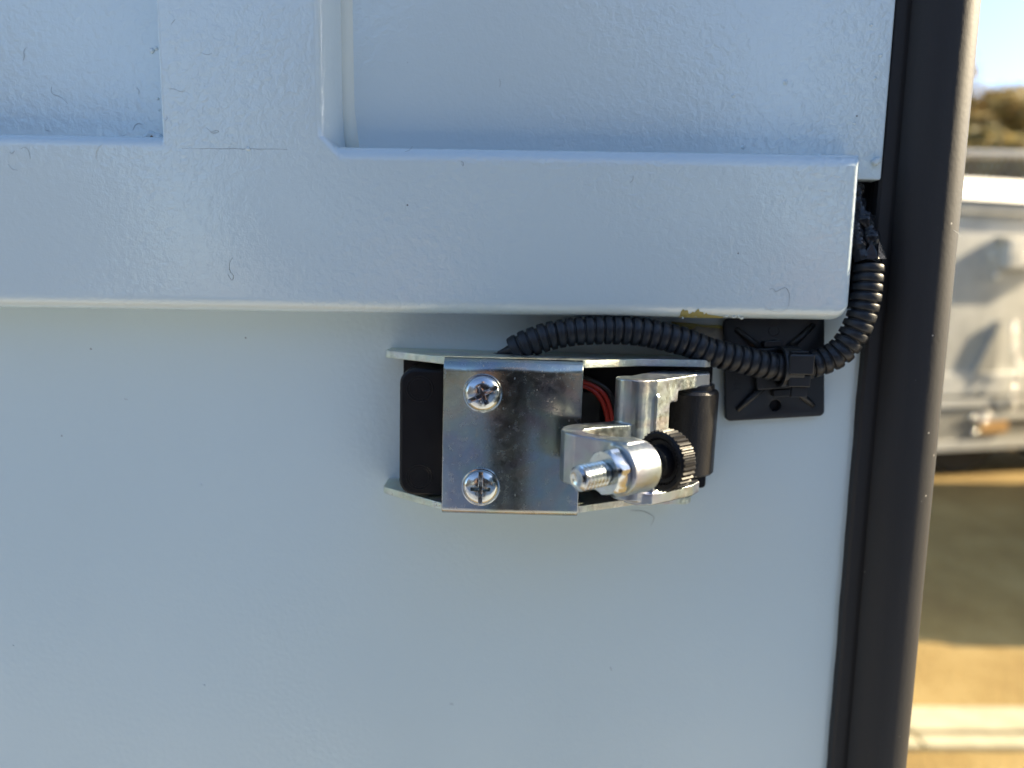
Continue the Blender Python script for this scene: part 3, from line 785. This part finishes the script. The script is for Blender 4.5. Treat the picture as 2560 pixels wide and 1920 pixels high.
for off, mt, nm in ((0.3, 'red', 'red_wire'), (-1.5, 'red', 'red_wire'), (-3.2, 'wire', 'black_wire')):
    q = -off; P = [DV(8, -22.6+q*0.55, 11.3), DV(14.5, -22.4+q*0.55, 11.4), DV(18.4, -23.2+q*0.6, 11.6), DV(21.4+q*0.45, -25.8+q*0.6, 11.8), DV(23.2+q*0.6, -30.5+q*0.3, 11.6), DV(24.2+q*0.7, -37, 10.5)]
    link(nm, mesh_from(*sweep(catmull(P, 0.0006), 0.00055, 12)), M[mt], sw, True)

# screws
def mod_mesh(o):
    dg_ = bpy.context.evaluated_depsgraph_get(); ev = o.evaluated_get(dg_)
    me = bpy.data.meshes.new_from_object(ev); return me
def screw(x, z, ang):
    base = DV(x, z, 23.6)
    prof = [(0, 4.05), (0.0, 4.3), (0.28, 4.42), (0.5, 4.3), (0.52, 4.02), (0.9, 3.98), (1.4, 3.72), (1.85, 3.2), (2.15, 2.5), (2.32, 1.6), (2.4, 0.6), (2.41, 0.05)]
    me = fixn(mesh_from(*lathe(base, Vector((0, -1, 0)), prof, 64)))
    o = link('screw', me, M['chrome'], sw)
    cs = []
    def cutter(w_, l_, d0, ang2, tap=0.6):
        vs = []
        for dd, k in ((d0, tap), (4.0, 1.15)):
            for sx, sz in ((-1, -1), (1, -1), (1, 1), (-1, 1)):
                lx, lz = sx*l_/2*k, sz*w_/2*(k if tap < 1 else 1)
                c, s = math.cos(ang2), math.sin(ang2)
                vs.append(DV(x+lx*c-lz*s, z+lx*s+lz*c, 23.6+dd))
        m2 = fixn(mesh_from(vs, [[0, 1, 2, 3], [7, 6, 5, 4], [0, 4, 5, 1], [1, 5, 6, 2], [2, 6, 7, 3], [3, 7, 4, 0]]))
        return bpy.data.objects.new('c', m2)
    for c in (cutter(1.0, 9.5, 1.35, ang, 1.0), cutter(0.9, 4.4, 0.3, ang+math.pi/2, 0.75), cutter(0.9, 4.4, 0.3, ang, 0.75)):
        COL.objects.link(c); md = o.modifiers.new('b', 'BOOLEAN'); md.operation = 'DIFFERENCE'; md.solver = 'EXACT'; md.object = c; cs.append(c)
    bv = o.modifiers.new('v', 'BEVEL'); bv.width = 0.00009; bv.segments = 2; bv.limit_method = 'ANGLE'; bv.angle_limit = math.radians(40)
    bpy.context.view_layer.update()
    me2 = mod_mesh(o); o.modifiers.clear(); o.data = me2
    for p in me2.polygons: p.use_smooth = True
    me2.set_sharp_from_angle(angle=math.radians(32))
    if not me2.materials: me2.materials.append(M['chrome'])
    for c in cs: bpy.data.objects.remove(c, do_unlink=True)
    return o
screw(-6.6, -23.5, math.radians(28)); screw(-6.6, -44.9, math.radians(90))

# cast lever, fused by remeshing
def PD(dist): return 180.0-dist
lever_parts = []
U = [(31, 158), (27, 158), (21.6, 155.2), (16.5, 152.6), (13.0, 150.6), (10.9, 147.6), (10.2, 144.2), (10.8, 141.4), (12.6, 139.2), (16, 136.9), (19.5, 134.2), (22.2, 133.0), (26, 136), (24.4, 139.0), (21.2, 138.6), (18.2, 139.8), (15.6, 141.6), (14.6, 143.6), (15.2, 145.6), (17.7, 147.6), (21.6, 149.6), (26.0, 151.2), (31, 154)]
lever_parts.append(prism([(x, PD(y)) for x, y in U], -39.3, -28.8, DV))
# pivot barrel and web
lever_parts.append(prism([(26.8+4.1*math.cos(math.radians(a)), PD(155.3-0.0)+4.1*math.sin(math.radians(a))) for a in range(0, 360, 12)], -46.0, -19.0, DV))
lever_parts.append(prism([(26.8, PD(151.2)), (31.5, PD(153.0)), (35.2, PD(156.6)), (36.0, PD(160.5)), (27, PD(159.4))], -46.0, -19.0, DV))
lever_parts.append(prism([(31.4, PD(152.5)), (32.4, PD(153.2)), (32.0, PD(154.5)), (31.0, PD(154.0))], -44.0, -22.5, DV))
lever_parts.append(prism([(26.8, PD(151.4)), (31.5, PD(153.2)), (36.5, PD(158.0)), (42.5, PD(164.6)), (46.8, PD(167.2)), (47.5, PD(171.8)), (44, PD(176)), (38, PD(175)), (27, PD(159.5))], -22.3, -18.95, DV))
lever_parts.append(prism([(34.9, PD(156.4)), (37.6, PD(159.2)), (36.6, PD(160.6)), (33, PD(160))], -24.6, -22.0, DV))
lever_parts.append(prism([(25.6, PD(154.0)), (28.0, PD(151.8)), (31.5, PD(152.2)), (36.5, PD(155.6)), (42.6, PD(160.6)), (45.0, PD(164.0)), (44, PD(172)), (38, PD(175)), (27, PD(162))], -47.0, -44.3, DV))
# boss round the bolt
tip = DV(12.0, -34.5, 53.0); knobc = DV(30.1, -34.1, 39.6)
ax = (knobc-tip).normalized()
lever_parts.append(lathe(tip+ax*10.2*MM, ax, [(0, 4.9), (0.3, 5.15), (7.2, 5.15), (7.6, 4.8)], 40))
V, Fc = join(*lever_parts)
me = fixn(mesh_from(V, Fc)); o = link('lever', me, M['cast'], sw)
rm = o.modifiers.new('r', 'REMESH'); rm.mode = 'VOXEL'; rm.voxel_size = 0.00022; rm.use_smooth_shade = True
sm = o.modifiers.new('s', 'SMOOTH'); sm.factor = 0.5; sm.iterations = 4
bpy.context.view_layer.update()
me2 = mod_mesh(o); o.modifiers.clear(); o.data = me2
for p in me2.polygons: p.use_smooth = True
if not me2.materials: me2.materials.append(M['cast'])
# bolt, nut, knob
prof = [(0.35, 0.5), (0.22, 1.0), (0.0, 1.5), (0.05, 1.8), (0.55, 2.2)]
s = 0.9
while s < 12.0:
    prof += [(s-0.30, 1.95), (s-0.06, 2.5), (s+0.06, 2.5), (s+0.30, 1.95)]; s += 0.9
prof += [(12.3, 2.2), (24, 2.2)]
link('bolt', mesh_from(*lathe(tip, ax, prof, 36)), M['chrome'], sw, True, 40)
# hexagonal nut with turned chamfers
def hexnut(base, axis, r, t, rot):
    V, Fc = [], []; a, b = frame_of(axis)
    n = 48; rings = [(0, 0.80, 0), (0.0, 0.86, 0), (0.35, 1, 1), (t-0.35, 1, 1), (t, 0.86, 0), (t, 0.6, 0)]
    for s, k, hx in [(0, 0.55, 0)]+rings:
        for i in range(n):
            an = 2*math.pi*i/n; m6 = ((an+math.pi/6) % (math.pi/3))-math.pi/6
            hr = r*math.cos(math.pi/6)/math.cos(m6); rr = min(hr, r*(1.0 if hx else k))
            extra = 0.0
            if hx: extra = 0.34*max(0, (hr/r-math.cos(math.pi/6)))/(1-math.cos(math.pi/6))*(1 if s < t/2 else -1)
            V.append(base+axis*(s+extra)*MM+(a*math.cos(an+rot)+b*math.sin(an+rot))*rr*MM)
    m = len(rings)+1
    for j in range(m-1):
        for i in range(n): i2 = (i+1) % n; Fc.append([j*n+i, j*n+i2, (j+1)*n+i2, (j+1)*n+i])
    Fc.append(list(range(n))[::-1]); Fc.append([(m-1)*n+i for i in range(n)])
    return V, Fc
link('nut', fixn(mesh_from(*hexnut(tip+ax*6.9*MM, ax, 4.75, 3.25, 0.75))), M['chrome'], sw, True, 24)
nt_ = 38
def knurl(s, k): return 1.0 if s < 0.45 or s > 3.85 else (1.0 if (k % 4) in (0, 1) else 0.93)
kb = tip+ax*22.4*MM
link('knob', mesh_from(*lathe(kb, ax, [(0.9, 0.3), (0.9, 3.2), (0.6, 3.6), (0.6, 4.6), (0.1, 4.9), (0.0, 5.75), (0.4, 6.1), (0.5, 6.35), (3.8, 6.35), (4.1, 5.9), (4.1, 0.3)], nt_*4, knurl)), M['black'], sw, True, 25)
link('washer', mesh_from(*lathe(tip+ax*18.1*MM, ax, [(0, 0.5), (0, 3.2), (0.7, 3.4), (1.2, 3.2), (2.9, 2.9), (2.9, 0.5)], 32)), M['chrome'], sw, True, 30)
link('knob_collar', mesh_from(*lathe(tip+ax*20.9*MM, ax, [(0, 0.5), (0, 2.6), (0.2, 3.3), (2.6, 3.6), (2.6, 0.5)], 32)), M['black'], sw, True, 30)
# roller with shoulder
rb = DV(43.3, -43.7, 9.0)
link('roller', mesh_from(*lathe(rb, Vector((0.0, 0, 1)), [(0, 1), (0, 6.2), (0.5, 6.6), (19.0, 6.95), (19.8, 6.95), (20.4, 6.6), (20.5, 6.1), (20.7, 5.95), (21.8, 5.85), (22.0, 5.4), (22.0, 1)], 64)), M['grain'], sw, True, 30)

# ------------------------------------------------------------------ corrugated conduit
LP = [(0.2, -15.2, 8.8), (2.6, -13.7, 9.2), (9.6, -11.2, 9.4), (18.6, -9.9, 9.4), (29.9, -10.0, 9.0), (41.4, -12.3, 8.6), (47.0, -14.4, 8.4), (53.0, -15.9, 8.0), (58.0, -17.0, 7.6), (63.0, -18.0, 7.2), (69.0, -18.4, 7.0), (74.6, -17.0, 7.4), (78.6, -14.9, 8.0), (81.2, -11.6, 8.6), (83.0, -7.3, 9.0), (84.0, -3.0, 9.0), (84.5, 2.6, 8.8), (84.8, 8.2, 8.2)]
path = catmull([W(*p) for p in LP], 0.0003)
Ltot = length(path); offs, rad = [], []
s = 0.0; pitch = 0.00226
while s+pitch*1.1 < Ltot:
    jit = random.uniform(0.94, 1.07); rj = random.uniform(0.985, 1.012)
    for ds, r in ((0.0, 2.75), (0.10, 2.80), (0.22, 3.30), (0.42, 3.46), (1.50, 3.46), (1.72, 3.30), (1.84, 2.80), (1.96, 2.75)):
        offs.append(s+ds*MM*1.08*jit); rad.append(r*MM*rj)
    s += pitch*jit
pts = resample(path, offs)
cond = empty('corrugated_conduit', 'black corrugated split conduit running from the bracket to the gap beside the seal', 'conduit')
link('sleeve', mesh_from(*sweep(pts, rad, 40, True, lambda i, k: -0.035 if k == 9 else 0)), M['loom'], cond, True, 42)
# thin inner lead entering the flange hole
link('inner_cable', mesh_from(*sweep(catmull([W(-3.6, -15.75, 8.8), W(-1.6, -15.4, 8.8), W(0.4, -14.8, 9.0), W(3, -13.4, 9.2)], 0.0003), [0.0004+0.0018*min(1, i/14) for i in range(len(catmull([W(-3.6, -15.75, 8.8), W(-1.6, -15.4, 8.8), W(0.4, -14.8, 9.0), W(3, -13.4, 9.2)], 0.0003)))], 14)), M['wire'], cond, True)
# taped bundle rising into the dark gap
P = [W(84.9, 7.0, 8.0), W(85.1, 11, 7.2), W(85.0, 14.5, 6.0), W(83.8, 18.2, 4.5), W(83.3, 21.5, 2.5), W(83.9, 25, 0), W(85.2, 29, -3)]
pp = catmull(P, 0.00025)
def crumple(i, k):
    return 0.30*noise.noise(Vector((i*0.16, math.cos(k*0.39)*1.2, math.sin(k*0.39)*1.2)))
link('taped_bundle', mesh_from(*sweep(pp, [0.0023+0.00035*math.sin(i*0.34)-0.000008*i for i in range(len(pp))], 24, True, crumple)), M['tape'], cond, True, 60)
P = [W(82.6, 7.5, 9.0), W(81.9, 11, 8.2), W(81.6, 14, 7.0), W(81.4, 17.5, 5.0)]
pp = catmull(P, 0.00025)
link('taped_bundle', mesh_from(*sweep(pp, [0.0017-0.00001*i for i in range(len(pp))], 12, True, crumple)), M['tape'], cond, True, 30)
# torn end of the sleeve: petals folding in
for k in range(7):
    a = 2*math.pi*k/7+0.3; c = W(84.85, 8.0, 8.3)
    e1 = Vector((math.cos(a), 0.9*math.sin(a), 0)); e2 = Vector((math.cos(a+0.85), 0.9*math.sin(a+0.85), 0))
    vs = [c+e1*0.0034, c+e2*0.0034, c+e2*0.0029+Vector((0, 0, 0.0016)), c+(e1+e2)*0.0010+Vector((0, 0, 0.0030+0.0012*random.random())), c+e1*0.0030+Vector((0, 0, 0.0014))]
    me = mesh_from(vs+[v+(v-c)*0.05 for v in vs], [[0, 1, 2, 3, 4], [9, 8, 7, 6, 5], [0, 5, 6, 1], [1, 6, 7, 2], [2, 7, 8, 3], [3, 8, 9, 4], [4, 9, 5, 0]])
    link('torn_flap', me, M['tape'], cond)

# ------------------------------------------------------------------ cable tie mount and tie
MR = math.radians(4.2); MCX, MCZ = 66.1, -18.9
def MV(x, z, d):
    c, s = math.cos(MR), math.sin(MR); return W(MCX+c*x-s*z, MCZ+s*x+c*z, d)
mt_ = empty('cable_tie_mount', 'square black adhesive cable tie mount stuck under the rail', 'mount')
plate = prism_d(rrect(-12.6, -13.1, 12.4, 13.0, 1.3, 5), 0.9, 2.3, MV)
me = fixn(mesh_from(*plate)); pl_o = link('base_plate', me, M['mountp'], mt_)
V, Fc = lathe(MV(0.0, -9.7, 3.5), Vector((0, 1, 0)), [(0, 1.5), (4, 1.5)], 32)
cut = bpy.data.objects.new('c', fixn(mesh_from(V, Fc))); COL.objects.link(cut)
md = pl_o.modifiers.new('b', 'BOOLEAN'); md.object = cut; md.solver = 'EXACT'
bv = pl_o.modifiers.new('v', 'BEVEL'); bv.width = 0.0003; bv.segments = 3; bv.limit_method = 'ANGLE'; bv.angle_limit = math.radians(50)
bpy.context.view_layer.update(); me2 = mod_mesh(pl_o); pl_o.modifiers.clear(); pl_o.data = me2
for p in me2.polygons: p.use_smooth = True
me2.set_sharp_from_angle(angle=math.radians(35))
if not me2.materials: me2.materials.append(M['mountp'])
bpy.data.objects.remove(cut, do_unlink=True)
bevelled('foam_pad', join(prism_d(rrect(-12.2, -12.7, 12.0, 12.6, 1.2, 4), 0.03, 0.88, MV)), M['black'], mt_, 0.1, 1, 60)
ring = [MV(-0.2+1.3*math.cos(2*math.pi*k/32), 9.2+1.3*math.sin(2*math.pi*k/32), 2.3) for k in range(33)]
link('moulded_ring', mesh_from(*sweep(ring, 0.00010, 6, False)), M['mountp'], mt_, True)
for sx, sz in ((-1, 1), (-1, -1), (1, 1), (1, -1)):
    a = MV(sx*9.8, sz*10.4, 2.35); b = MV(sx*3.2, sz*4.6, 3.0)
    link('web_rib', mesh_from(*sweep([a, a.lerp(b, 0.02), a.lerp(b, 0.5), b], [0.0003, 0.0007, 0.00085, 0.0010], 12)), M['mountp'], mt_, True)
bevelled('saddle', join(prism_d([(-5.2, -5.2), (5.2, -5.2), (5.6, -1), (5.6, 1), (5.2, 5.2), (-5.2, 5.2), (-5.6, 1), (-5.6, -1)], 2.3, 4.4, MV)), M['mountp'], mt_, 0.4, 2)
bevelled('saddle_lug', join(prism_d(rrect(-1.2, -7.2, 3.4, -5.3, 0.4, 2), 2.3, 4.6, MV)), M['mountp'], mt_, 0.25, 2, 60)
bevelled('saddle_lug', join(prism_d(rrect(-3.4, 5.3, 1.2, 7.0, 0.4, 2), 2.3, 4.6, MV)), M['mountp'], mt_, 0.25, 2, 60)
# moulded lettering, turned to read downwards
def text_on(body_, x, z, size, rot, parent):
    cu = bpy.data.curves.new('t', 'FONT'); cu.body = body_; cu.size = size*MM; cu.extrude = 0.00006; cu.align_x = 'CENTER'; cu.align_y = 'CENTER'
    to = bpy.data.objects.new('t', cu); COL.objects.link(to); bpy.context.view_layer.update()
    me = mod_mesh(to); bpy.data.objects.remove(to, do_unlink=True)
    c, s = math.cos(rot), math.sin(rot)
    for v in me.vertices:
        lx, lz, lh = v.co.x*1000, v.co.y*1000, v.co.z
        p = MV(x+lx*c-lz*s, z+lx*s+lz*c, 2.33); p.y -= lh
        v.co = p
    me.materials.clear(); return link('moulded_lettering', me, M['mountp'], parent)
text_on('HEI', -9.6, -3.4, 2.7, math.radians(-90), mt_)
text_on('®', -8.0, -8.2, 1.9, math.radians(-90), mt_)

# the tie round conduit and saddle
tie = empty('cable_tie', 'black nylon cable tie strapping the conduit to the square mount', 'cable tie')
tc = W(67.6, -18.2, 7.0)
loop = []
for k in range(49):
    a = 2*math.pi*k/48
    loop.append((4.15*math.sin(a), 4.15*math.cos(a)))
V, Fc = [], []
for k, (zz, dd) in enumerate(loop[:-1]):
    for xw, ro in ((-2.3, 0), (2.3, 0), (2.3, 0.9), (-2.3, 0.9)):
        q = 1+ro/4.15; V.append(Vector((tc.x+xw*MM, tc.y-dd*q*MM, tc.z+zz*q*MM)))
for k in range(48):
    k2 = (k+1) % 48
    for j in range(4): j2 = (j+1) % 4; Fc.append([k*4+j, k*4+j2, k2*4+j2, k2*4+j])
bevelled('strap', (V, Fc), M['mountp'], tie, 0.2, 2, 60)
def tbx(x0, x1, z0, z1, d0, d1): return prism_d([(x0, z0), (x1, z0), (x1, z1), (x0, z1)], d0, d1, W)
bevelled('head', tbx(65.8, 71.8, -19.6, -14.6, 8.8, 12.4), M['mountp'], tie, 0.5, 3)
bevelled('head_step', tbx(66.2, 71.5, -22.6, -19.65, 8.6, 11.6), M['mountp'], tie, 0.4, 3)
bevelled('tail', tbx(67.4, 71.4, -25.2, -22.65, 9.4, 10.4), M['mountp'], tie, 0.25, 2)
bevelled('pawl', tbx(66.4, 70.6, -14.55, -13.9, 9.4, 11.4), M['mountp'], tie, 0.2, 2)
